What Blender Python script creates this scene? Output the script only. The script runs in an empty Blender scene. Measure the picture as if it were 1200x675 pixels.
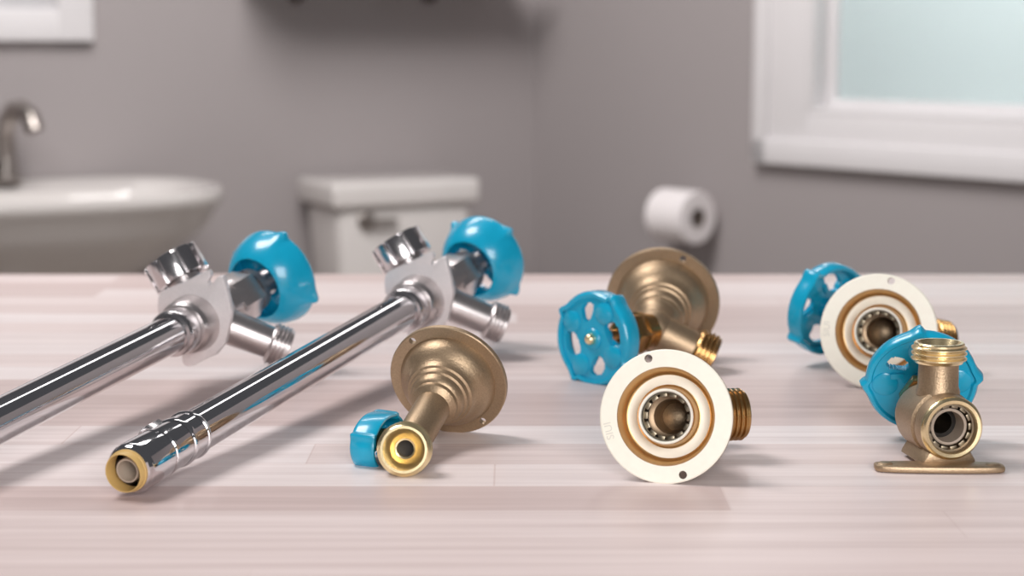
import bpy, bmesh, math, random
from mathutils import Vector, Matrix
random.seed(7)
sc = bpy.context.scene
COL = sc.collection
PI = math.pi
V = Vector

# ------------------------------------------------------------------ camera
T = 0.85                    # height of the table top
CH = 0.2113                 # camera above the table top
F = 2100.0                  # focal length in pixels of the 1200 px wide frame
PITCH = math.radians(8.06)
CAM = V((0, 0, T + CH))
FW = V((0, math.cos(PITCH), -math.sin(PITCH)))
UP = V((0, math.sin(PITCH), math.cos(PITCH)))
RT = V((1, 0, 0))

def ray(px, py):
    return FW + RT * ((px - 600) / F) - UP * ((py - 337.5) / F)

def at_depth(px, py, z):
    return CAM + ray(px, py) * z

def at_height(px, py, h):          # h above the table top
    r = ray(px, py)
    return CAM + r * ((h - CH) / r.z)

def on_plane(px, py, p0, n):
    r = ray(px, py)
    return CAM + r * ((p0 - CAM).dot(n) / r.dot(n))

def vdir(px, py, right, down, toward):
    t = -ray(px, py).normalized()
    r = V((0, 0, 1)).cross(t).normalized()
    u = t.cross(r).normalized()
    return (r * right - u * down + t * toward).normalized()

cd = bpy.data.cameras.new('camera')
cam = bpy.data.objects.new('camera', cd)
COL.objects.link(cam)
cam.location = CAM
cam.rotation_euler = (PI / 2 - PITCH, 0, 0)
cd.sensor_width = 36
cd.lens = 36 * F / 1200
cd.clip_start = 0.05
cd.dof.use_dof = True
cd.dof.focus_distance = 0.90
cd.dof.aperture_fstop = 8.0
sc.camera = cam

# ------------------------------------------------------------------ materials
def lin(c):
    return tuple(((x / 255) / 12.92 if x / 255 <= .04045 else ((x / 255 + .055) / 1.055) ** 2.4) for x in c)

def mat(name, rgb, rough=.5, metal=0., bump=0., bscale=200., vary=0., coat=0., spec=.5, trans=0.):
    m = bpy.data.materials.new(name)
    m.use_nodes = True
    nt = m.node_tree
    b = nt.nodes['Principled BSDF']
    c = lin(rgb)
    b.inputs['Base Color'].default_value = (*c, 1)
    b.inputs['Roughness'].default_value = rough
    b.inputs['Metallic'].default_value = metal
    b.inputs['Coat Weight'].default_value = coat
    b.inputs['Specular IOR Level'].default_value = spec
    b.inputs['Transmission Weight'].default_value = trans
    tc = nt.nodes.new('ShaderNodeTexCoord')
    nz = nt.nodes.new('ShaderNodeTexNoise')
    nz.inputs['Scale'].default_value = bscale
    nz.inputs['Detail'].default_value = 4
    nt.links.new(tc.outputs['Object'], nz.inputs['Vector'])
    if vary:
        rp = nt.nodes.new('ShaderNodeValToRGB')
        rp.color_ramp.elements[0].position = .3
        rp.color_ramp.elements[1].position = .7
        rp.color_ramp.elements[0].color = (*[x * (1 - vary) for x in c], 1)
        rp.color_ramp.elements[1].color = (*[min(1, x * (1 + vary)) for x in c], 1)
        nt.links.new(nz.outputs['Fac'], rp.inputs['Fac'])
        nt.links.new(rp.outputs['Color'], b.inputs['Base Color'])
    if bump:
        bp = nt.nodes.new('ShaderNodeBump')
        bp.inputs['Strength'].default_value = bump
        bp.inputs['Distance'].default_value = .0004
        nt.links.new(nz.outputs['Fac'], bp.inputs['Height'])
        nt.links.new(bp.outputs['Normal'], b.inputs['Normal'])
    return m

M = {}
M['chrome'] = mat('chrome', (222, 220, 222), .07, 1., vary=.03, bscale=60)
M['chrome_soft'] = mat('soft_chrome', (216, 212, 213), .2, 1., vary=.03, bscale=90)
M['cast_silver'] = mat('cast_silver', (208, 201, 200), .3, .92, bump=.12, bscale=900, vary=.05)
M['satin'] = mat('satin_silver', (236, 230, 230), .36, .35, bump=.15, bscale=900, vary=.04)
M['brass_cast'] = mat('cast_brass', (176, 152, 124), .42, .8, bump=.45, bscale=1100, vary=.10)
M['brass'] = mat('polished_brass', (248, 228, 182), .26, .95, vary=.04, bscale=120)
M['brass_pale'] = mat('machined_brass', (255, 249, 234), .5, .05, vary=.02, bscale=250)
M['brass_tinted'] = mat('reflection_tinted_brass', (206, 166, 112), .32, .9, vary=.06, bscale=200)  # orange of brass reflecting brass, put into the colour of the recess walls
M['brass_dark'] = mat('threaded_brass', (186, 146, 94), .27, .95, vary=.05, bscale=200)
M['steel'] = mat('spring_steel', (150, 138, 118), .35, .9)
M['bore'] = mat('socket_bore', (128, 108, 86), .35, .8)
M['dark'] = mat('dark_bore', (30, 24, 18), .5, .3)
M['teal'] = mat('teal_enamel', (16, 168, 206), .26, 0., coat=.35, vary=.05, bscale=80)
M['tan'] = mat('tan_plastic', (214, 178, 112), .4)
M['liner'] = mat('grey_liner', (182, 166, 150), .45)
M['stamp'] = mat('stamped_mark', (226, 222, 210), .6)
M['wall'] = mat('grey_wall_paint', (158, 151, 151), .7, bump=.1, bscale=300, vary=.02)
M['white'] = mat('white_paint', (222, 219, 220), .4, vary=.01, bscale=20)
M['ceramic'] = mat('white_ceramic', (214, 209, 206), .15, vary=.01, bscale=8, coat=.3)
M['paper'] = mat('tissue_paper', (236, 230, 230), .9, bump=.3, bscale=500)
M['card'] = mat('cardboard_core', (120, 108, 100), .9)
M['nickel'] = mat('brushed_nickel', (158, 150, 145), .28, .9)
M['bracket'] = mat('dark_bracket', (60, 48, 46), .5)
M['shelfwood'] = mat('dark_shelf_wood', (84, 66, 56), .45, vary=.15, bscale=12)
M['floor'] = mat('floor_tile', (150, 140, 132), .5, vary=.08, bscale=6)
M['print'] = mat('pale_print', (196, 194, 196), .5, vary=.1, bscale=9)

def wood_mat():
    m = bpy.data.materials.new('whitewashed_butcher_block')
    m.use_nodes = True
    nt = m.node_tree
    N, L = nt.nodes, nt.links
    b = N['Principled BSDF']
    tc = N.new('ShaderNodeTexCoord')
    br = N.new('ShaderNodeTexBrick')
    br.offset = 0.
    br.inputs['Scale'].default_value = 1.
    br.inputs['Brick Width'].default_value = .9
    br.inputs['Row Height'].default_value = .044
    br.inputs['Mortar Size'].default_value = .0006
    br.inputs['Mortar Smooth'].default_value = .4
    br.inputs['Bias'].default_value = 0.
    br.inputs['Color1'].default_value = (0, 0, 0, 1)
    br.inputs['Color2'].default_value = (1, 1, 1, 1)
    br.inputs['Mortar'].default_value = (.3, .3, .3, 1)
    sp = N.new('ShaderNodeSeparateXYZ')
    L.new(tc.outputs['Object'], sp.inputs[0])
    dv = N.new('ShaderNodeMath'); dv.operation = 'DIVIDE'; dv.inputs[1].default_value = .044
    fl = N.new('ShaderNodeMath'); fl.operation = 'FLOOR'
    wn = N.new('ShaderNodeTexWhiteNoise'); wn.noise_dimensions = '1D'
    ml = N.new('ShaderNodeMath'); ml.operation = 'MULTIPLY'; ml.inputs[1].default_value = 3.1
    ad = N.new('ShaderNodeMath'); ad.operation = 'ADD'
    cb = N.new('ShaderNodeCombineXYZ')
    L.new(sp.outputs['Y'], dv.inputs[0]); L.new(dv.outputs[0], fl.inputs[0]); L.new(fl.outputs[0], wn.inputs['W'])
    L.new(wn.outputs['Value'], ml.inputs[0]); L.new(ml.outputs[0], ad.inputs[0]); L.new(sp.outputs['X'], ad.inputs[1])
    L.new(ad.outputs[0], cb.inputs['X']); L.new(sp.outputs['Y'], cb.inputs['Y'])
    L.new(cb.outputs[0], br.inputs['Vector'])
    rp = N.new('ShaderNodeValToRGB')
    e = rp.color_ramp.elements
    e[0].color = (*lin((213, 192, 188)), 1)
    e[1].color = (*lin((246, 236, 235)), 1)
    e2 = rp.color_ramp.elements.new(.5)
    e2.color = (*lin((238, 222, 219)), 1)
    L.new(br.outputs['Color'], rp.inputs['Fac'])
    mp = N.new('ShaderNodeMapping')
    mp.inputs['Scale'].default_value = (2.2, 75, 30)
    L.new(tc.outputs['Object'], mp.inputs['Vector'])
    nz = N.new('ShaderNodeTexNoise')
    nz.inputs['Scale'].default_value = 1.6
    nz.inputs['Detail'].default_value = 6
    nz.inputs['Roughness'].default_value = .6
    L.new(mp.outputs['Vector'], nz.inputs['Vector'])
    gr = N.new('ShaderNodeValToRGB')
    gr.color_ramp.elements[0].position = .3
    gr.color_ramp.elements[1].position = .62
    gr.color_ramp.elements[0].color = (.77, .73, .72, 1)
    gr.color_ramp.elements[1].color = (1, 1, 1, 1)
    L.new(nz.outputs['Fac'], gr.inputs['Fac'])
    mx = N.new('ShaderNodeMix')
    mx.data_type = 'RGBA'
    mx.blend_type = 'MULTIPLY'
    mx.inputs['Factor'].default_value = .75
    L.new(rp.outputs['Color'], mx.inputs['A'])
    L.new(gr.outputs['Color'], mx.inputs['B'])
    L.new(mx.outputs['Result'], b.inputs['Base Color'])
    b.inputs['Roughness'].default_value = .38
    b.inputs['Specular IOR Level'].default_value = .35
    return m
M['wood'] = wood_mat()

def pane_mat():
    m = bpy.data.materials.new('frosted_glass')
    m.use_nodes = True
    nt = m.node_tree
    N, L = nt.nodes, nt.links
    N.remove(N['Principled BSDF'])
    out = N['Material Output']
    tr = N.new('ShaderNodeBsdfTranslucent')
    tr.inputs['Color'].default_value = (*lin((238, 242, 242)), 1)
    gl = N.new('ShaderNodeBsdfGlossy')
    gl.inputs['Roughness'].default_value = .25
    gl.inputs['Color'].default_value = (.9, .95, .95, 1)
    fr = N.new('ShaderNodeFresnel')
    mx = N.new('ShaderNodeMixShader')
    L.new(fr.outputs[0], mx.inputs[0])
    L.new(tr.outputs[0], mx.inputs[1])
    L.new(gl.outputs[0], mx.inputs[2])
    L.new(mx.outputs[0], out.inputs['Surface'])
    return m
M['pane'] = pane_mat()

# ------------------------------------------------------------------ mesh helpers
def basis(origin, x, up=V((0, 0, 1))):
    x = V(x).normalized()
    z = V(up) - x * V(up).dot(x)
    if z.length < 1e-4:
        z = V((0, 1, 0)) - x * x.y
    z.normalize()
    y = z.cross(x)
    m = Matrix((x, y, z)).transposed().to_4x4()
    m.translation = V(origin)
    return m

def lathe(bm, prof, Mx, seg=64, closed=False, idx=0):
    """prof: list of (x, r[, material]) around the local X axis"""
    rings = []
    for p in prof:
        x, r = p[0], p[1]
        if r < 1e-6:
            rings.append([bm.verts.new(Mx @ V((x, 0, 0)))])
        else:
            rings.append([bm.verts.new(Mx @ V((x, r * math.cos(2 * PI * k / seg), r * math.sin(2 * PI * k / seg)))) for k in range(seg)])
    n = len(rings)
    for i in range(n if closed else n - 1):
        a, b = rings[i], rings[(i + 1) % n]
        mi = prof[i][2] if len(prof[i]) > 2 else idx
        if len(a) == 1 and len(b) == 1:
            continue
        for k in range(seg):
            k2 = (k + 1) % seg
            if len(a) == 1:
                f = bm.faces.new((a[0], b[k], b[k2]))
            elif len(b) == 1:
                f = bm.faces.new((a[k], b[0], a[k2]))
            else:
                f = bm.faces.new((a[k], b[k], b[k2], a[k2]))
            f.material_index = mi

def ngon_prism(bm, pts, Mx, x0, x1, bev=0., idx=0):
    """prism of a polygon in the local YZ plane between x0 and x1"""
    tmp = bmesh.new()
    a = [tmp.verts.new(V((x0, p[0], p[1]))) for p in pts]
    b = [tmp.verts.new(V((x1, p[0], p[1]))) for p in pts]
    n = len(pts)
    f0 = tmp.faces.new(a)
    f1 = tmp.faces.new(list(reversed(b)))
    for k in range(n):
        tmp.faces.new((a[k], b[k], b[(k + 1) % n], a[(k + 1) % n]))
    bmesh.ops.recalc_face_normals(tmp, faces=tmp.faces)
    if bev:
        ed = [e for e in tmp.edges if f0 in e.link_faces or f1 in e.link_faces]
        bmesh.ops.bevel(tmp, geom=ed, offset=bev, segments=2, affect='EDGES', profile=.5)
    merge(bm, tmp, Mx, idx)

def merge(bm, tmp, Mx, idx=0):
    tmp.transform(Mx)
    me = bpy.data.meshes.new('tmp')
    for f in tmp.faces:
        f.material_index = idx
    tmp.to_mesh(me)
    tmp.free()
    bm.from_mesh(me)
    bpy.data.meshes.remove(me)

def box(bm, size, Mx, bev=0., seg=2, taper=None, idx=0):
    tmp = bmesh.new()
    bmesh.ops.create_cube(tmp, size=1.)
    for v in tmp.verts:
        v.co = V((v.co.x * size[0], v.co.y * size[1], v.co.z * size[2]))
        if taper and v.co.z < 0:
            v.co.x *= taper[0]
            v.co.y *= taper[1]
    if bev:
        bmesh.ops.bevel(tmp, geom=list(tmp.edges), offset=bev, segments=seg, affect='EDGES', profile=.5)
    merge(bm, tmp, Mx, idx)

def hexa(r, n=6, ph=0.):
    return [(r * math.cos(2 * PI * k / n + ph), r * math.sin(2 * PI * k / n + ph)) for k in range(n)]

def loft(bm, loops, cap=True, idx=0):
    rs = [[bm.verts.new(p) for p in lp] for lp in loops]
    n = len(rs[0])
    for a, b in zip(rs[:-1], rs[1:]):
        for k in range(n):
            bm.faces.new((a[k], a[(k + 1) % n], b[(k + 1) % n], b[k])).material_index = idx
    if cap:
        bm.faces.new(list(reversed(rs[0]))).material_index = idx
        bm.faces.new(rs[-1]).material_index = idx

def tube_path(bm, pts, r, seg=20):
    pts = [V(p) for p in pts]
    loops = []
    for i, p in enumerate(pts):
        d = (pts[min(i + 1, len(pts) - 1)] - pts[max(i - 1, 0)]).normalized()
        m = basis(p, d, V((.3, .2, 1)))
        rr = r[i] if isinstance(r, (list, tuple)) else r
        loops.append([m @ V((0, rr * math.cos(2 * PI * k / seg), rr * math.sin(2 * PI * k / seg))) for k in range(seg)])
    loft(bm, loops)

def build(name, bm, mats, parent=None, smooth=35, recalc=True):
    if recalc:
        bmesh.ops.recalc_face_normals(bm, faces=bm.faces)
    me = bpy.data.meshes.new(name)
    off = V((0, 0, 0))
    p = parent
    while p is not None:
        off += p.location
        p = p.parent
    bm.transform(Matrix.Translation(-off))
    bm.to_mesh(me)
    bm.free()
    for m in (mats if isinstance(mats, (list, tuple)) else [mats]):
        me.materials.append(m)
    if smooth:
        for q in me.polygons:
            q.use_smooth = True
        me.set_sharp_from_angle(angle=math.radians(smooth))
    o = bpy.data.objects.new(name, me)
    COL.objects.link(o)
    o.parent = parent
    return o

def thing(name, loc, label, cat, group=None):
    o = bpy.data.objects.new(name, None)
    o.empty_display_size = .02
    COL.objects.link(o)
    o.location = loc
    o['label'] = label
    o['category'] = cat
    if group:
        o['group'] = group
    return o

def struct(o):
    o['kind'] = 'structure'
    return o

def threads(x0, x1, r, pitch=.0027, d=.0012):
    out = []
    n = max(2, round((x1 - x0) / pitch))
    s = (x1 - x0) / n
    for i in range(n):
        a = x0 + i * s
        out += [(a, r - d), (a + s * .3, r), (a + s * .55, r), (a + s * .85, r - d)]
    out.append((x1, r - d))
    return out

# ------------------------------------------------------------------ hand wheel
def handwheel(root, c, W, up=V((0, 0, 1)), R=.027, kind='flat', phase=.6, sy=1., sz=1., lobes=4, depth=.012, widths=(.46, .34, .50, .28)):
    Mx = basis(c, W, up) @ Matrix.Diagonal((1, sy, sz, 1))
    bm = bmesh.new()
    N = 176
    def o(t):
        r = R * .92
        s = 0
        for k in range(lobes):
            d = (t - phase - k * 2 * PI / lobes + PI) % (2 * PI) - PI
            s = max(s, math.exp(-(abs(d) / (.055 if d > 0 else .15)) ** 2.0))
        return r + R * .10 * s
    base = R * .92
    if kind in ('flat', 'disc'):
        prof = [(0, -.0042, 1), (.0003, -.0020, 1), (-.0006, -.0006, 1), (-.002, 0, 1), (-depth + .0015, 0, .8), (-depth, -.0010, .8),
                (-depth, -.0026, .5), (-depth + .001, -.0034, .5), (-.004, -.0044, 1)]
    else:
        D = depth
        e = R * .60 - base
        prof = [(0, -.0042, 1), (.0003, -.002, 1), (-.0008, -.0006, 1), (-.0025, 0, 1), (-.0045, 0, 1), (-.0060, -.0004, .6),
                (-D * .40, e * .10, .15), (-D * .62, e * .28, .03), (-D * .80, e * .52, 0), (-D * .92, e * .76, 0), (-D, e * .95, 0), (-D * 1.01, e * 1.0, 0), (-D * .98, e * 1.06, 0),
                (-D * .75, e * .70 - .001, 0), (-D * .45, e * .32 - .002, 0), (-.004, -.0044, 1)]
    rings = []
    for i in range(N):
        t = 2 * PI * i / N
        ex = o(t) - base
        rings.append([bm.verts.new(Mx @ V((x, (base + dr + ex * w) * math.cos(t), (base + dr + ex * w) * math.sin(t)))) for x, dr, w in prof])
    n = len(prof)
    for i in range(N):
        a, b = rings[i], rings[(i + 1) % N]
        for k in range(n):
            bm.faces.new((a[k], b[k], b[(k + 1) % n], a[(k + 1) % n]))
    # web with four openings
    rad = [.005, R * .30] + [R * (.36 + .34 * q / 12) for q in range(13)] + [R * .76, base - .002]
    def hole(t, j):
        rm = (rad[j] + rad[j + 1]) / 2
        if not (R * .36 < rm < R * .70):
            return False
        u = (rm - R * .53) / (R * .175)
        for k in range(4):
            d = (t - phase - PI / 4 - k * PI / 2 + .10 * u + PI) % (2 * PI) - PI
            if abs(d) < widths[k] * max(0, 1 - abs(u) ** 2.6) ** .5:
                return True
        return False
    xt, xb = (-.0012, -.0048) if kind != 'disc' else (-.0015, -depth + .0015)
    tv = [[bm.verts.new(Mx @ V((xt, r * math.cos(2 * PI * i / N), r * math.sin(2 * PI * i / N)))) for r in rad] for i in range(N)]
    bv = [[bm.verts.new(Mx @ V((xb, r * math.cos(2 * PI * i / N), r * math.sin(2 * PI * i / N)))) for r in rad] for i in range(N)]
    H = [[hole(2 * PI * (i + .5) / N, j) for j in range(len(rad) - 1)] for i in range(N)]
    for i in range(N):
        i2 = (i + 1) % N
        for j in range(len(rad) - 1):
            if H[i][j]:
                continue
            bm.faces.new((tv[i][j], tv[i2][j], tv[i2][j + 1], tv[i][j + 1]))
            bm.faces.new((bv[i][j], bv[i][j + 1], bv[i2][j + 1], bv[i2][j]))
            if H[i2][j]:
                bm.faces.new((tv[i2][j], tv[i2][j + 1], bv[i2][j + 1], bv[i2][j]))
            if H[i - 1][j]:
                bm.faces.new((tv[i][j], tv[i][j + 1], bv[i][j + 1], bv[i][j]))
            if j + 1 < len(rad) - 1 and H[i][j + 1]:
                bm.faces.new((tv[i][j + 1], tv[i2][j + 1], bv[i2][j + 1], bv[i][j + 1]))
            if j > 0 and H[i][j - 1]:
                bm.faces.new((tv[i][j], tv[i2][j], bv[i2][j], bv[i][j]))
    for k in range(4):              # raised round pads under the lobes
        t = phase + k * PI / 2
        pm = Mx @ Matrix.Translation((0, R * .60 * math.cos(t), R * .60 * math.sin(t)))
        lathe(bm, [(xb - .0010, 0), (xb - .0010, R * .19), (xb - .0004, R * .215), (-.0006, R * .215), (0, R * .19), (0, 0)], pm, 28)
        tm = Mx @ Matrix.Rotation(t, 4, 'X')
        box(bm, (.0016, R * .22, R * .10), tm @ Matrix.Translation((xb - .0010, R * .40, R * .16)), .0004)
    lathe(bm, [(.0002, 0), (.0002, .0058), (-.0005, .0066), (-.013, .0062), (-.013, 0)], Mx, 32)
    wob = build('handwheel', bm, M['teal'], root, 40)
    sm = bmesh.new()
    lathe(sm, [(.0044, 0), (.0041, .0014), (.0032, .0028), (.0018, .0035), (.0002, .0037), (-.001, .0037)], Mx, 24)
    s = build('screw', sm, M['brass'], wob, 40)
    s['label'] = 'brass screw'
    return wob

# ------------------------------------------------------------------ outlet spout
def outlet(root, J, O, L, S=1., rt=.0098, m=None, mouth=None, thr=.011, r=.0132):
    bm = bmesh.new()
    x1 = L
    x0 = L - thr * S
    r *= S
    prof = [(x0 - .0012, rt * S), (x0 - .001, r - .0018)] + threads(x0, x1 - .0012, r) + \
           [(x1 - .0006, r - .0012), (x1, r - .0018), (x1, r - .0030, 1), (x1 - .001, r - .0036, 1), (x1 - .0085 * S, .0058 * S, 1), (x1 - .0072 * S, .0050 * S, 1), (x1 - .0075 * S, .0042 * S, 1),
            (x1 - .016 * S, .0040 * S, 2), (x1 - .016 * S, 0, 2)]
    lathe(bm, prof, basis(J, O), 72)
    return build('outlet', bm, [m or M['brass_dark'], mouth or M['brass'], M['dark']], root, 30)

# ------------------------------------------------------------------ brass sillcock
def brass_sillcock(label, c, A, O, W, S=1., J=.045, Lo=.036, Lw=.046, wheel=None, hole_ang=1.9, rt=.0105, wback=0., bsc=1., stamp=None, thread='brass_dark', face='brass_pale', Wup=V((0, 0, 1)), low=None):
    A, O, W = V(A).normalized(), V(O).normalized(), V(W).normalized()
    base = V(low if low else (c.x, c.y, T))
    root = thing('brass_sillcock', base, label, 'valve', 'brass sillcocks on the table')
    fm = basis(c, A)
    s = S
    # flange ring with two screw holes
    bm = bmesh.new()
    lathe(bm, [(x * s, r * s, i) for x, r, i in [(0, .0236, 0), (0, .0314, 0), (.0005, .032, 1), (.0031, .032, 1), (.0036, .0315, 1), (.0036, .0236, 1)]], fm, 96, closed=True)
    bmesh.ops.recalc_face_normals(bm, faces=bm.faces)
    fl = build('flange', bm, [M[face], M['brass_cast']], root, 30)
    fl['label'] = 'round flange with a pale machined face and two screw holes'
    cut = bmesh.new()
    for k in range(2):
        a = hole_ang + k * PI
        lathe(cut, [(-.004, 0), (-.004, .00195 * s), (.008, .00195 * s), (.008, 0)], fm @ Matrix.Translation((0, .0288 * s * math.cos(a), .0288 * s * math.sin(a))), 24)
    co = build('cutter', cut, M['brass_cast'], root, 0)
    md = fl.modifiers.new('holes', 'BOOLEAN')
    md.object = co
    md.operation = 'DIFFERENCE'
    md.solver = 'EXACT'
    dg = bpy.context.evaluated_depsgraph_get()
    me = bpy.data.meshes.new_from_object(fl.evaluated_get(dg))
    fl.modifiers.clear()
    fl.data = me
    bpy.data.objects.remove(co)
    if stamp:
        tc = bpy.data.curves.new('stamp', 'FONT')
        tc.body = stamp[0]
        tc.size = .0052 * s
        tc.align_x = 'CENTER'
        tc.align_y = 'CENTER'
        tc.extrude = .00004
        to = bpy.data.objects.new('stamp', tc)
        COL.objects.link(to)
        bpy.context.view_layer.update()
        tme = bpy.data.meshes.new_from_object(to.evaluated_get(bpy.context.evaluated_depsgraph_get()))
        bpy.data.objects.remove(to)
        # letters read up the left rim of the face: the face looks along -A
        left = V((0, 0, 1)).cross(A).normalized()        # seen from the front
        upv = A.cross(left).normalized()
        if upv.z < 0:
            upv = -upv
        if left.x > 0:
            left = -left
        a = stamp[1]
        rad_ = (left * math.cos(a) - upv * math.sin(a))
        tan_ = (left * math.sin(a) + upv * math.cos(a))
        mt = Matrix((tan_, -(-rad_) , -A)).transposed().to_4x4()
        if mt.to_3x3().determinant() < 0:
            mt = Matrix((tan_, -rad_, -A)).transposed().to_4x4()
        mt.translation = c + rad_ * (.0282 * s) - A * .00003
        tme.transform(mt)
        bt = bmesh.new()
        bt.from_mesh(tme)
        bpy.data.meshes.remove(tme)
        st = build('size_stamp', bt, M['stamp'], fl, 0)
        st['label'] = 'faint stamped letters'
    # body: bore, collar, recess, bell and tube
    bm = bmesh.new()
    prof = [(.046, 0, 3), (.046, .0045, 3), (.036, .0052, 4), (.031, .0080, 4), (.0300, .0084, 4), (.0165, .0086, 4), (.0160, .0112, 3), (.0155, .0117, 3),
            (.0006, .0118, 1), (-.0004, .0122, 1), (-.0006, .0127, 1), (0, .0133, 2), (.0055, .0138, 2), (.0092, .0146, 2), (.0098, .0154, 1), (.0098, .0200, 2),
            (.0086, .0217, 2), (.0060, .0229, 2), (.0020, .0235, 2), (.0004, .0238, 0), (.0030, .0262, 0), (.0046, .0258, 0), (.0060, .0250, 0),
            (.0082, .0244, 0), (.0105, .0230, 0), (.0128, .0208, 0), (.0146, .0190, 0), (.0166, .0180, 0), (.0180, .0176, 0), (.0186, .0164, 0), (.0198, .0160, 0),
            (.0212, .0158, 0), (.0218, .0147, 0), (.0236, .0142, 0), (.0256, .0136, 0), (.0264, .0124, 0), (.0275, .0122, 0), (.0287, .0122, 0), (.0296, .0114, 0), (.031, rt, 0)]
    prof = [(x * s, r * s, i) for x, r, i in prof] + [(J, rt * s, 0), (J + rt * s * .6, rt * s * .75, 0), (J + rt * s * .85, 0, 0)]
    lathe(bm, prof, fm, 96)
    Jp = c + A * J
    br = rt * s * 1.12
    lathe(bm, [(-br, 0), (-br * .9, br * .44), (-br * .6, br * .8), (0, br), (br * .6, br * .8), (br * .9, br * .44), (br, 0)], basis(Jp, O), 40)
    lathe(bm, [(0, rt * s * .97), (Lo - .0108 * s, rt * s * .93)], basis(Jp, O), 48)
    bmesh.ops.recalc_face_normals(bm, faces=bm.faces)
    build('body', bm, [M['brass_cast'], M['brass_pale'], M['brass_tinted'], M['dark'], M['bore']], root, 40)
    # retaining ring teeth in the socket
    bm = bmesh.new()
    lathe(bm, [(.0030 * s, .0117 * s), (.0030 * s, .0112 * s), (.0042 * s, .0112 * s), (.0042 * s, .0117 * s)], fm, 48, closed=True)
    for k in range(14):
        a = 2 * PI * k / 14
        box(bm, (.0008 * s, .0020 * s, .0034 * s), fm @ Matrix.Rotation(a, 4, 'X') @ Matrix.Translation((.0048 * s, .0105 * s, 0)), .0002)
    g = build('grab_ring', bm, M['steel'], root)
    g['label'] = 'toothed steel ring in the socket'
    outlet(root, Jp, O, Lo, s, rt * .93, M[thread])
    # bonnet and stem
    bm = bmesh.new()
    bmx = basis(Jp - A * wback, W)
    sb = s * bsc
    lathe(bm, [(0, .0098 * sb), (.013 * s, .0098 * sb), (.0135 * s, .0112 * sb), (.0155 * s, .0112 * sb), (.016 * s, .009 * sb), (.016 * s, 0)], bmx, 40)
    ngon_prism(bm, hexa(.0118 * sb), bmx, .015 * sb, .024 * sb, .0008)
    lathe(bm, [(.0225 * sb, .0074 * sb), (.030 * sb, .0070 * sb), (.031 * sb, .0055 * sb), (.031 * sb, .0036 * s), (Lw - .002, .0036 * s), (Lw - .002, 0)], bmx, 32)
    b = build('bonnet_nut', bm, M['brass_dark'], root)
    kw = dict(R=.0270 * s)
    kw.update(wheel or {})
    handwheel(root, Jp - A * wback + W * Lw, W, Wup, **kw)
    return root

# rear middle valve: flange away from the camera, wheel and outlet towards it
c = at_height(777, 352, .0375)
brass_sillcock('brass sillcock lying behind the front centre flange, blue wheel with brass screw facing front left',
               c, vdir(777, 352, -.10, .36, .92), vdir(777, 380, .86, .42, -.06), vdir(700, 397, -.66, .10, .74),
               S=1.17, J=.052, Lo=.041, Lw=.060, wheel=dict(phase=2.65, R=.0318), hole_ang=1.15)
# front middle valve: pale flange facing the camera
c = at_height(780, 488, .0312)
brass_sillcock('front centre brass sillcock, widest pale flange facing forward, threaded outlet poking out right',
               c, vdir(780, 488, .17, .0, -.985), vdir(800, 488, .93, -.06, -.30), vdir(780, 488, .02, -.21, -.98),
               S=1., J=.042, Lo=.0335, Lw=.042, wheel=dict(phase=.3, R=.0225), hole_ang=1.23, stamp=('SIUI', .30))
# rear right valve
c = at_height(1029, 388.5, .0345)
brass_sillcock('rear right brass sillcock, pale flange facing forward with a blue wheel at its left',
               c, vdir(1029, 388, .12, .02, -.99), vdir(1060, 388, .86, .12, -.5), vdir(1000, 370, -.70, -.27, -.63),
               S=1.09, J=.040, Lo=.044, Lw=.058, wheel=dict(phase=.95, R=.0325), hole_ang=1.77, stamp=('SIUI', .0))
# left valve with the mouth towards the camera
c = at_height(527, 443, .0308)
mo = at_height(473, 527, .0136)
Om = vdir(473, 527, -.10, .06, .99)
Jm = mo - Om * .030
Am = (Jm - c).normalized()
brass_sillcock('brass sillcock right of the long pipe, bell flange behind, open round mouth at the front',
               c, Am, Om, V((-.90, .34, .02)),
               S=1.0, J=(Jm - c).length, Lo=.030, Lw=.024, wback=.001, bsc=.62, rt=.0092, thread='brass', wheel=dict(phase=.5, R=.026, sy=.85, sz=.60, kind='flat', depth=.013), hole_ang=2.2)

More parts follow.
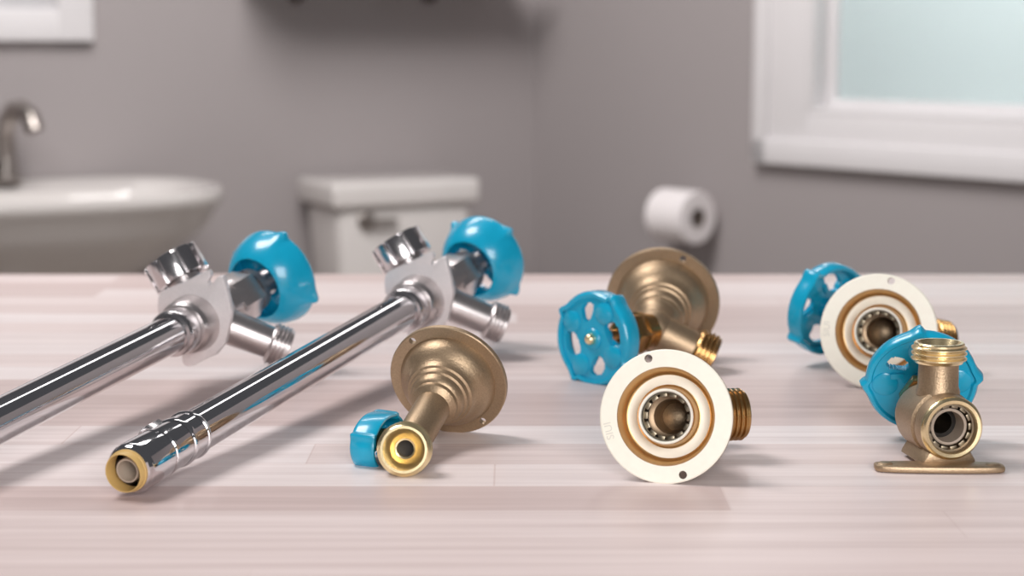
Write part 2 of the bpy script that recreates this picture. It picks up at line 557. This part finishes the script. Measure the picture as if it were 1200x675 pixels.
# ------------------------------------------------------------------ hose bib on a foot plate (front right)
def hose_bib():
    c = at_height(1117, 503, .0205)
    root = thing('hose_bib', V((c.x, c.y + .015, T)), 'brass hose bib standing on a flat foot plate, front right, outlet pointing straight up', 'valve')
    A = V((-.14, .99, .0)).normalized()
    fm = basis(c, A)
    bm = bmesh.new()
    lathe(bm, [(.05, 0, 3), (.05, .004, 3), (.030, .0055, 3), (.0160, .0056, 3), (.0160, .0118, 0), (.0010, .0120, 1), (0, .0126, 1), (-.0002, .0142, 1), (.0008, .0153, 1), (.002, .0158, 0),
               (.010, .0160, 0), (.0108, .0150, 0), (.0125, .0150, 0), (.0135, .0166, 0), (.034, .0168, 0), (.0355, .0160, 0), (.040, .0150, 0), (.044, .0120, 0), (.044, 0, 0)], fm, 80)
    q = c + A * .0215
    lathe(bm, [(.0132, .0108), (.0150, .0108), (.0175, .0100), (.0305, .0098)], basis(q, (0, 0, 1)), 56)
    # saddle that joins body and plate
    box(bm, (.032, .020, .008), basis(c + A * .0185 + V((0, 0, -.0146)), A), .0025, taper=(1., 1.5))
    bmesh.ops.recalc_face_normals(bm, faces=bm.faces)
    build('body', bm, [M['brass_cast'], M['brass'], M['brass_tinted'], M['dark']], root, 40)
    bm = bmesh.new()
    pts = []
    for k in range(48):
        t = 2 * PI * k / 48
        ct, st = math.cos(t), math.sin(t)
        y = .0315 * abs(ct) ** .9 * (1 if ct > 0 else -1)
        w = .0074
        pts.append((y, w * abs(st) ** .42 * (1 if st > 0 else -1)))
    # local X up, plate lies across the body
    pm = basis(V((c.x - .0066, c.y - .0015, T)), (0, 0, 1), V((.04, 1, 0)))
    ngon_prism(bm, pts, pm, .0003, .0035, .0010)
    for sy in (-1, 1):
        lathe(bm, [(.0020, .0040), (.0034, .0040), (.0040, .0032), (.0041, 0)], pm @ Matrix.Translation((0, sy * .0262, 0)), 24)
    build('foot_plate', bm, M['brass_cast'], root, 40)
    bm = bmesh.new()
    lathe(bm, [(.0030, .0119), (.0030, .0110), (.0042, .0110), (.0042, .0119)], fm, 48, closed=True)
    for k in range(14):
        box(bm, (.0008, .0020, .0034), fm @ Matrix.Rotation(2 * PI * k / 14, 4, 'X') @ Matrix.Translation((.0048, .0107, 0)), .0002)
    build('grab_ring', bm, M['steel'], root)['label'] = 'toothed steel ring in the socket'
    bm = bmesh.new()
    lathe(bm, [(.0055, .0092), (.005, .0086), (.0055, .0078), (.0200, .0076), (.0200, .0092)], fm, 48, closed=True)
    build('sleeve', bm, M['liner'], root)['label'] = 'grey inner sleeve'
    outlet(root, q, (0, 0, 1), .0395, 1., .0098, M['brass'], thr=.0092, r=.0136)
    W = V((.12, .95, .335)).normalized()
    Jp = c + A * .036 + V((0, 0, .002))
    bmx = basis(Jp, W)
    bm = bmesh.new()
    lathe(bm, [(0, .0112), (.012, .0108), (.0125, 0)], bmx, 40)
    ngon_prism(bm, hexa(.0125), bmx, .010, .017, .0008)
    lathe(bm, [(.017, .007), (.021, .0068), (.022, .0036), (.034, .0036), (.034, 0)], bmx, 32)
    build('bonnet_nut', bm, M['brass_dark'], root)
    handwheel(root, Jp + W * .034, W, R=.0312, phase=1.5, kind='disc', depth=.008, widths=(.20, .20, .05, .24))
hose_bib()

# ------------------------------------------------------------------ frost free sillcocks with chrome tubes
def frost_free(label, tip, joint, plate_px, Zdir, Wdir, Odir, Lo, cap_off, Lw, R, phase, lug_ang=.5):
    X = (joint - tip).normalized()
    root = thing('frost_free_sillcock', V((joint.x, joint.y, T)), label, 'valve', 'chrome frost free sillcocks')
    tm = basis(tip, X)
    L = (joint - tip).length
    bm = bmesh.new()
    lathe(bm, [(.059, .0060), (.060, .0109), (L, .0112)], tm, 72)
    build('pipe', bm, M['chrome'], root, 40)
    # push fitting
    bm = bmesh.new()
    k = .74
    lathe(bm, [(x * k, r) for x, r in [(.040, .0062), (.012, .0090), (.0040, .0092), (.0036, .0100), (.0042, .0110), (.0060, .0118), (.0085, .0121), (.034, .0121), (.0345, .0114), (.037, .0114), (.0375, .0120), (.040, .0120),
               (.0405, .0114), (.042, .0115), (.060, .0115), (.0605, .0122), (.062, .0124), (.0645, .0122), (.065, .0117), (.078, .0117), (.0785, .0123), (.080, .0124), (.0815, .0120), (.083, .0112), (.083, .0105)]], tm, 72)
    build('push_fitting', bm, M['chrome'], root, 35)
    bm = bmesh.new()
    lug = tm @ Matrix.Rotation(lug_ang, 4, 'X')
    ngon_prism(bm, [(.0095, -.0062), (.0128, -.0058), (.0146, -.0030), (.0150, 0), (.0146, .0030), (.0128, .0058), (.0095, .0062)], lug, .046 * k, .064 * k, .0010)
    build('clip_lug', bm, M['chrome_soft'], root, 35)
    bm = bmesh.new()
    lathe(bm, [(.0060, .0089), (.0060, .0100), (.0012, .0101), (.0010, .0097), (-.0012, .0096), (-.0022, .0092), (-.0022, .0088), (-.001, .0085), (.003, .0086)], tm, 64, closed=True)
    r = build('release_collar', bm, M['tan'], root)
    r['label'] = 'tan plastic release ring'
    bm = bmesh.new()
    lathe(bm, [(.0020, .0058), (.0014, .0056), (.0014, .0050), (.0020, .0048), (.0300, .0047), (.0300, .0058)], tm, 48, closed=True)
    r = build('inner_liner', bm, M['liner'], root)
    r['label'] = 'grey plastic liner inside the ring'
    # wall plate: outline lies in the plane across the pipe
    bm = bmesh.new()
    pn = basis(joint, X)
    inv = pn.inverted()
    pts = []
    for px, py in plate_px:
        q = inv @ on_plane(px, py, joint, X)
        pts.append((q.y, q.z))
    ngon_prism(bm, pts, pn, 0, .0048, .0006)
    build('wall_plate', bm, M['satin'], root, 35)['label'] = 'pale flat wall plate with a notch'
    bm = bmesh.new()
    # boss that carries the pipe, fillet in front, valve body behind
    lathe(bm, [(-.0150, .0110), (-.0145, .0146), (-.0125, .0160), (-.0110, .0164), (-.0015, .0172), (.0005, .0178), (.002, .0178), (.024, .0170), (.030, .0155), (.034, .010), (.035, 0)], pn, 72)
    hd = joint + X * .017
    lathe(bm, [(0, .0105), (cap_off - .006, .0105), (cap_off - .006, 0)], basis(hd, Zdir), 40)
    lathe(bm, [(-.004, .0165), (.008, .0165), (.0125, .0150), (.0150, .0112), (Lo - .011, .0098)], basis(hd, Odir), 48)
    lathe(bm, [(0, .0145), (.026, .0145), (.0262, 0)], basis(hd, Wdir), 40)
    bmesh.ops.recalc_face_normals(bm, faces=bm.faces)
    b = build('valve_head', bm, M['cast_silver'], root, 35)
    b['label'] = 'silver cast valve head'
    bm = bmesh.new()
    lathe(bm, [(-.030, .0112), (-.0295, .0130), (-.0282, .0137), (-.0265, .0139), (-.0165, .0141), (-.0150, .0136), (-.0140, .0130)], pn, 72)
    build('pipe_collar', bm, M['chrome_soft'], root, 35)['label'] = 'chrome collar where the pipe meets the head'
    outlet(root, hd, Odir, Lo, 1., .0098, M['cast_silver'], M['cast_silver'], thr=.0115)
    # vacuum breaker cap with cut lugs round its rim
    cm = basis(hd + Zdir * cap_off, Zdir, X)
    bm = bmesh.new()
    lathe(bm, [(-.006, .0130), (-.006, .0148), (.009, .0148), (.0105, .0136), (.0105, .008), (.008, .006), (.008, 0)], cm, 64)
    for k in range(9):
        a = 2 * PI * k / 9 + .2
        pts = []
        for j in range(7):
            t = a - .235 + .47 * j / 6
            pts.append((.0178 * math.cos(t), .0178 * math.sin(t)))
        for j in range(7):
            t = a + .235 - .47 * j / 6
            pts.append((.0138 * math.cos(t), .0138 * math.sin(t)))
        ngon_prism(bm, pts, cm, -.0066, .0100, .0006)
    build('vacuum_breaker_cap', bm, M['chrome_soft'], root, 35)['label'] = 'chrome castellated cap'
    # packing nut and stem
    wm = basis(hd, Wdir)
    bm = bmesh.new()
    ngon_prism(bm, hexa(.0162), wm, .020, .040, .0012)
    lathe(bm, [(.041, .0140), (.046, .0136), (.048, .0122), (.049, .009), (.058, .0085), (.048, .004), (Lw, .004), (Lw, 0)], wm, 48)
    build('packing_nut', bm, M['cast_silver'], root, 30)
    handwheel(root, hd + Wdir * Lw, Wdir, R=R, kind='bell', phase=phase, depth=.024)
    return root

plate1 = [(160, 420), (158, 385), (160, 350), (172, 330), (190, 318), (270, 285), (350, 245), (366, 238), (374, 246), (378, 262), (366, 285), (370, 295), (378, 297), (392, 285), (405, 268), (416, 262),
          (428, 264), (436, 282), (440, 300), (455, 360), (463, 412), (462, 440), (440, 540), (400, 590), (350, 612), (310, 634), (288, 640), (270, 634), (262, 620), (255, 560), (230, 520), (190, 470)]
plate1 = [(140 + x / 3.554, 250 + y / 3.554) for x, y in plate1]
j1 = at_height(226, 379, .0400)
j2 = at_height(491, 353, .0410)
# second plate: same casting, its outline moved and scaled in the picture of it
def shift(pl, a, b, s):
    return [(b[0] + (x - a[0]) * s, b[1] + (y - a[1]) * s) for x, y in pl]
plate2 = shift(plate1, (226, 379), (489, 353), .93)
tip2 = at_height(147, 553, .0128)
tip1 = at_height(-260, 623, .0128)
Z1 = (V((-.52, .22, .83))).normalized()
W1 = V((.53, .82, .26)).normalized()
O1 = V((.84, .10, -.36)).normalized()
frost_free('leftmost chrome frost free sillcock, its long pipe running out of the picture at left', tip1, j1, plate1, Z1, W1, O1, .054, .033, .071, .0335, .45)
frost_free('chrome frost free sillcock with a tan ringed open pipe end at the front left', tip2, j2, plate2, Z1, W1, O1, .054, .033, .072, .0328, .85)

# ------------------------------------------------------------------ table
yb = at_height(600, 321, 0).y
bm = bmesh.new()
box(bm, (2.6, yb - .42, .04), Matrix.Translation((0, (yb + .42) / 2, -.02 + T)), .0025)
tb = thing('work_table', V((0, (yb + .42) / 2, 0)), 'whitewashed butcher block table top under all the valves', 'table')
o = build('tabletop', bm, M['wood'], tb, 35)
for sx in (-1.2, 1.2):
    for y in (.5, yb - .08):
        bm = bmesh.new()
        box(bm, (.07, .07, T - .0395), Matrix.Translation((sx, y, (T - .0395) / 2)), .004)
        build('leg', bm, M['wood'], tb)

# ------------------------------------------------------------------ room
ar = math.radians(39.8)
dR = V((math.sin(ar), -math.cos(ar), 0))            # right wall, from the corner towards the camera
nR = V((-math.cos(ar), -math.sin(ar), 0))           # into the room
al = math.radians(62)
dL = V((-math.sin(al), -math.cos(al), 0))
nL = V((math.cos(al), -math.sin(al), 0))
roll_c = at_depth(797, 253, 3.80)
w0 = roll_c - nR * .078
def s_at(p0, d, px):                                 # distance along d at which a vertical line shows at column px
    k = (px - 600) / F
    # depth along the view axis of a level point, near enough: y*cos(pitch)+const
    dz = 0.
    def dep(p):
        return (p - CAM).dot(FW)
    a, b = p0 - CAM, d
    # a.x + s b.x = k (dep0 + s*depd)
    return (k * a.dot(FW) - a.x) / (b.x - k * b.dot(FW))
w0z = V((w0.x, w0.y, CAM.z - .15))
corner = w0z + dR * s_at(w0z, dR, 625)
C0 = V((corner.x, corner.y, 0))
HT = 2.0
def wallbox(bm, p0, d, n, s0, s1, z0, z1, th=.1):
    """slab whose room face runs from p0+d*s0 to p0+d*s1"""
    c = p0 + d * ((s0 + s1) / 2) - n * (th / 2) + V((0, 0, (z0 + z1) / 2))
    box(bm, (abs(s1 - s0), th, z1 - z0), basis(c, d))
cz = C0 + V((0, 0, CAM.z - .1))
u0, u1 = s_at(cz, dR, 892), s_at(cz, dR, 953)
def z_at(p, py):                                     # height at which row py crosses the vertical line through p
    r = UP * (-(py - 337.5) / F) + FW
    # solve (p.xy fixed) using y only
    k = (p.y - CAM.y) / r.y
    return CAM.z + r.z * k
pw = C0 + dR * u0
zb = z_at(pw, 190)
pi_ = C0 + dR * u1
zi = z_at(pi_, 134)
cas = u1 - u0
u2 = u1 + .85
u3 = u2 + cas
zt, zt2 = zi + .72, zi + .72 + .12
bm = bmesh.new()
wallbox(bm, C0, dR, nR, -.0, u1, 0, HT)
wallbox(bm, C0, dR, nR, u2, 3.2, 0, HT)
wallbox(bm, C0, dR, nR, u1, u2, 0, zi)
wallbox(bm, C0, dR, nR, u1, u2, zt, HT)
struct(build('wall_right', bm, M['wall'], None, 0))
bm = bmesh.new()
wallbox(bm, C0, dL, nL, -.08, 3.4, 0, HT)
struct(build('wall_left', bm, M['wall'], None, 0))
bm = bmesh.new()
box(bm, (9, 9, .05), Matrix.Translation((0, 2.2, -.025)))
struct(build('floor', bm, M['floor'], None, 0))

# window
win = bpy.data.objects.new('window_1', None)
COL.objects.link(win)
win.location = C0 + dR * ((u0 + u3) / 2) + V((0, 0, zb))
struct(win)
win['label'] = 'white framed window with frosted glass on the right wall'
bm = bmesh.new()
def rbar(s0, s1, z0, z1, d0, d1, bev=.004):          # bar on the right wall, d = distance into the room
    c = C0 + dR * ((s0 + s1) / 2) + nR * ((d0 + d1) / 2) + V((0, 0, (z0 + z1) / 2))
    box(bm, (s1 - s0, abs(d1 - d0), z1 - z0), basis(c, dR), bev)
hb = zi - zb
rbar(u0, u1, zb, zt2, 0, .018)
rbar(u2, u3, zb, zt2, 0, .018)
rbar(u1 - .002, u2 + .002, zb, zi, 0, .018)
rbar(u1 - .002, u2 + .002, zt, zt2, 0, .018)
rbar(u0, u0 + cas * .28, zb, zt2, .010, .028)
rbar(u3 - cas * .28, u3, zb, zt2, .010, .028)
rbar(u0, u3, zb, zb + hb * .50, .010, .028)
rbar(u0, u3, zt2 - .04, zt2, .010, .028)
build('casing', bm, M['white'], win)
bm = bmesh.new()
rbar(u1 - .001, u1 + .012, zi, zt, -.075, .016, .002)
rbar(u2 - .012, u2 + .001, zi, zt, -.075, .016, .002)
rbar(u1, u2, zi - .001, zi + .012, -.075, .016, .002)
rbar(u1, u2, zt - .012, zt + .001, -.075, .016, .002)
build('jamb', bm, M['white'], win)
bm = bmesh.new()
sw = .020
rbar(u1 + .011, u1 + .011 + sw, zi + .01, zt - .01, -.060, -.030, .003)
rbar(u2 - .011 - sw, u2 - .011, zi + .01, zt - .01, -.060, -.030, .003)
rbar(u1 + .011, u2 - .011, zi + .011, zi + .011 + sw, -.060, -.030, .003)
rbar(u1 + .011, u2 - .011, zt - .011 - sw, zt - .011, -.060, -.030, .003)
build('sash', bm, M['white'], win)
bm = bmesh.new()
rbar(u1 + .02, u2 - .02, zi + .02, zt - .02, -.048, -.042, 0)
build('pane', bm, M['pane'], win, 0)

# toilet
pf = C0 + V((0, 0, .7))
tcz = V((C0.x, C0.y, .7)) + nL * .23
ts = s_at(tcz, dL, 478)
tb0 = C0 + dL * ts
toi = thing('toilet', tb0 + nL * .3, 'white toilet against the left grey wall, its tank showing beyond the table', 'toilet')
tm = basis(tb0 + nL * .13, dL)
def tz(z):
    return tm @ Matrix.Translation((0, 0, z))
front = tb0 + nL * .23
z_lid_t = z_at(front, 212)
z_lid_b = z_at(front, 241)
kx = 1.0
bm = bmesh.new()
box(bm, (.325 * kx, .185, z_lid_b - .36), tz((z_lid_b + .36) / 2), .02, 3, taper=(.86, .85))
build('tank', bm, M['ceramic'], toi, 50)
bm = bmesh.new()
box(bm, (.352 * kx, .215, z_lid_t - z_lid_b + .004), tz((z_lid_t + z_lid_b) / 2), .014, 4)
build('tank_lid', bm, M['ceramic'], toi, 50)
bm = bmesh.new()
lev = tm @ Matrix.Translation((.125, -.0935, z_lid_b - .03))
# outward is nL: local Y of the frame points into or out of the room
yv = (tm.to_3x3() @ V((0, 1, 0))).dot(nL)
sg = 1 if yv > 0 else -1
lp = tb0 + nL * (.13 + .0915) + dL * .095 + V((0, 0, z_lid_b - .030))
lathe(bm, [(0, .020), (.006, .020), (.010, .016), (.012, 0)], basis(lp, nL), 32)
box(bm, (.014, .012, .075), basis(lp + nL * .014 - dL * .03, nL, dL), .004)
build('flush_lever', bm, M['nickel'], toi)['label'] = 'flush lever'
def ell(c, rx, ry, z, n=40):
    return [c + dL * (rx * math.cos(2 * PI * k / n)) + nL * (ry * math.sin(2 * PI * k / n)) + V((0, 0, z)) for k in range(n)]
bc = tb0 + nL * .44
bm = bmesh.new()
loft(bm, [ell(bc - nL * .05, .11, .20, 0), ell(bc - nL * .05, .10, .18, .12), ell(bc - nL * .02, .14, .21, .26), ell(bc, .18, .24, .36), ell(bc, .185, .245, .39), ell(bc, .15, .20, .39), ell(bc, .09, .12, .25)])
box(bm, (.26, .18, .36), basis(tb0 + nL * .16 + V((0, 0, .18)), dL), .02)
build('bowl', bm, M['ceramic'], toi, 60)
bm = bmesh.new()
loft(bm, [ell(bc, .186, .246, .391), ell(bc, .188, .248, .405), ell(bc, .17, .23, .415), ell(bc, .05, .07, .418)])
build('seat_cover', bm, M['ceramic'], toi, 60)

# sink
sz0 = V((C0.x, C0.y, CAM.z - .28)) + nL * .02
ss = s_at(sz0, dL, 204)
SW = .34
sk = C0 + dL * (ss + SW)
sink = thing('pedestal_sink', sk + nL * .2, 'white basin on the left grey wall, left of the toilet, at the left edge', 'sink')
pb = C0 + dL * ss
zr = z_at(pb + nL * .02, 204)
def sinkloop(w, dp, z, n=64, back=.004, pw=2.8):
    out = []
    for k in range(n):
        t = 2 * PI * k / n
        ct, st = math.cos(t), math.sin(t)
        x = w * abs(ct) ** (2 / pw) * (1 if ct > 0 else -1)
        y = abs(st) ** (2 / pw) * (1 if st > 0 else -1)
        y = back + dp * (y + 1) / 2
        out.append(sk + dL * x + nL * y + V((0, 0, z)))
    return out
bm = bmesh.new()
loft(bm, [sinkloop(.09, .22, zr - .34), sinkloop(.12, .27, zr - .26), sinkloop(.20, .37, zr - .17), sinkloop(.28, .46, zr - .105), sinkloop(.315, .49, zr - .07), sinkloop(SW - .008, .502, zr - .035),
          sinkloop(SW, .51, zr - .028), sinkloop(SW + .003, .515, zr - .012), sinkloop(SW, .51, zr), sinkloop(SW - .03, .47, zr - .001, back=.03),
          sinkloop(SW - .05, .34, zr - .02, back=.10), sinkloop(SW - .09, .28, zr - .09, back=.12), sinkloop(.08, .12, zr - .13, back=.2)])
build('basin', bm, M['ceramic'], sink, 50)
bm = bmesh.new()
loft(bm, [ell(sk + nL * .16, .10, .09, 0), ell(sk + nL * .16, .075, .07, .08), ell(sk + nL * .16, .065, .06, .3), ell(sk + nL * .14, .09, .09, zr - .33)])
build('pedestal', bm, M['ceramic'], sink, 50)

# faucet on the sink
fz = V((C0.x, C0.y, zr)) + nL * .06
fs = s_at(fz, dL, 8)
fb = C0 + dL * fs + nL * .06 + V((0, 0, zr + .0005))
fa = thing('faucet', fb, 'brushed metal faucet with a bent spout standing on the white sink', 'faucet')
bm = bmesh.new()
lathe(bm, [(0, 0), (0, .030), (.006, .030), (.010, .024), (.05, .020), (.060, .0), ], basis(fb, (0, 0, 1)), 32)
build('base', bm, M['nickel'], fa)
bm = bmesh.new()
sd = (nL * .9 - dL * .45).normalized()
pts = [fb + V((0, 0, .04)), fb + V((0, 0, .09)), fb + V((0, 0, .125)) + sd * .010, fb + V((0, 0, .145)) + sd * .030, fb + V((0, 0, .148)) + sd * .055, fb + V((0, 0, .135)) + sd * .078, fb + V((0, 0, .105)) + sd * .090]
tube_path(bm, pts, [.019, .019, .0185, .0185, .0185, .019, .020])
build('spout', bm, M['nickel'], fa, 50)
bm = bmesh.new()
hp = fb + dL * .05
lathe(bm, [(0, 0), (0, .016), (.03, .014), (.05, .016), (.058, .010), (.058, 0)], basis(hp, (0, 0, 1)), 24)
box(bm, (.055, .012, .008), basis(hp + V((0, 0, .052)) + dL * .02, dL), .003)
build('handle', bm, M['nickel'], fa)

# frame on the left wall
fz = V((C0.x, C0.y, CAM.z))
fr = s_at(fz, dL, 107)
pfz = C0 + dL * fr
zf = z_at(pfz, 48)
frm = thing('wall_frame', C0 + dL * (fr + .25) + V((0, 0, zf)) + nL * .012, 'white rectangular frame hung on the grey wall over the sink', 'frame')
bw, bh = .075, .066
bm = bmesh.new()
def lbar(s0, s1, z0, z1, d0, d1, bev=.004):
    c = C0 + dL * ((s0 + s1) / 2) + nL * ((d0 + d1) / 2) + V((0, 0, (z0 + z1) / 2))
    box(bm, (s1 - s0, abs(d1 - d0), z1 - z0), basis(c, dL), bev)
FWd, FH = .5, .62
lbar(fr, fr + bw, zf, zf + FH, .001, .026)
lbar(fr + FWd - bw, fr + FWd, zf, zf + FH, .001, .026)
lbar(fr + .001, fr + FWd - .001, zf, zf + bh, .001, .0255)
lbar(fr + .001, fr + FWd - .001, zf + FH - bh, zf + FH, .001, .0255)
build('frame_bars', bm, M['white'], frm)
bm = bmesh.new()
lbar(fr + bw - .004, fr + FWd - bw + .004, zf + bh - .004, zf + FH - bh + .004, .002, .010, 0)
build('inset_panel', bm, M['print'], frm, 0)['label'] = 'pale grey panel'

# shelf above the toilet, only its brackets reach into the picture
shz = V((C0.x, C0.y, CAM.z + .08)) + nL * .12
sa, sb = s_at(shz, dL, 612), s_at(shz, dL, 300)
zs = z_at(C0 + dL * ((sa + sb) / 2) + nL * .1, 3) + .05
shf = thing('wall_shelf', C0 + dL * ((sa + sb) / 2) + V((0, 0, zs)), 'dark bracketed shelf at the top edge, above the toilet tank', 'shelf')
bm = bmesh.new()
lbar(sa, sb, zs, zs + .025, .001, .20, .003)
build('board', bm, M['shelfwood'], shf)
for px in (352, 508):
    bs = s_at(shz, dL, px)
    bm = bmesh.new()
    q = C0 + dL * bs + nL * .10
    zq = z_at(q, 3)
    lathe(bm, [(0, 0), (.002, .010), (.010, .018), (.020, .018), (.030, .010), (zs - zq, .010), (zs - zq, 0)], basis(V((q.x, q.y, zq)), (0, 0, 1)), 24)
    box(bm, (.02, .09, .012), basis(V((q.x, q.y, zs - .008)) - nL * .05, dL), .002)
    build('peg', bm, M['bracket'], shf)

# toilet roll and its holder
hold = thing('toilet_roll_holder', roll_c - nR * .078, 'metal holder on the right grey wall that carries the toilet roll', 'holder')
bm = bmesh.new()
e0 = roll_c - dR * .062
tube_path(bm, [roll_c + dR * .052, roll_c - dR * .03, e0 - dR * .0, e0 - dR * .010 - nR * .012, e0 - dR * .012 - nR * .04, e0 - dR * .012 - nR * .076], .006)
build('arm', bm, M['nickel'], hold, 50)
bm = bmesh.new()
lathe(bm, [(0, 0), (0, .022), (.006, .022), (.009, .018), (.009, 0)], basis(e0 - dR * .012 - nR * .0775, nR), 28)
build('wall_disc', bm, M['nickel'], hold)
rl = thing('toilet_roll', roll_c, 'white toilet roll hanging on the right grey wall below the window', 'toilet roll')
bm = bmesh.new()
lathe(bm, [(-.052, .021), (-.052, .053), (-.049, .056), (.049, .056), (.052, .053), (.052, .021), (.052, .0205), (-.052, .0205)], basis(roll_c, dR), 56, closed=True)
build('paper', bm, M['paper'], rl, 40)
bm = bmesh.new()
lathe(bm, [(-.053, .0205), (-.053, .019), (.053, .019), (.053, .0205)], basis(roll_c, dR), 40, closed=True)
build('core', bm, M['card'], rl, 40)['label'] = 'brown cardboard core'

# ------------------------------------------------------------------ light
def area(name, loc, target, size, energy, color=(1, 1, 1), sy=None):
    d = bpy.data.lights.new(name, 'AREA')
    d.energy = energy
    d.color = color
    d.size = size
    if sy:
        d.shape = 'RECTANGLE'
        d.size_y = sy
    o = bpy.data.objects.new(name, d)
    COL.objects.link(o)
    o.location = loc
    o.rotation_euler = (V(target) - V(loc)).to_track_quat('-Z', 'Y').to_euler()
    return o
area('key_softbox', (-1.0, 1.25, T + 1.9), (.1, 1.0, T), .75, 29.5, (1, .97, .96))
area('front_softbox', (.30, -.65, T + .50), (.15, 1.1, T), .8, 20, (1, .985, .98))
area('room_lamp', (-.28, 2.4, 2.42), (-.2, 3.6, .9), 1.0, 41, (1, .965, .95))
area('ceiling_strip', (.50, 3.55, 2.55), (.0, 1.0, T), .22, 3.2, (1, .98, .97), 1.1)
wcn = C0 + dR * ((u1 + u2) / 2 + .15) - nR * .6 + V((0, 0, (zi + zt) / 2 + .25))
area('daylight', wcn, C0 + dR * ((u1 + u2) / 2) + V((0, 0, (zi + zt) / 2)), 1.0, 17, (.95, 1, 1))
w = bpy.data.worlds.new('world')
sc.world = w
w.use_nodes = True
w.node_tree.nodes['Background'].inputs[0].default_value = (.92, .93, 1, 1)
w.node_tree.nodes['Background'].inputs[1].default_value = .085

sc.view_settings.view_transform = 'Standard'
sc.view_settings.look = 'None'
sc.view_settings.exposure = 0.
sc.view_settings.gamma = 1.
sc.view_settings.use_curve_mapping = False
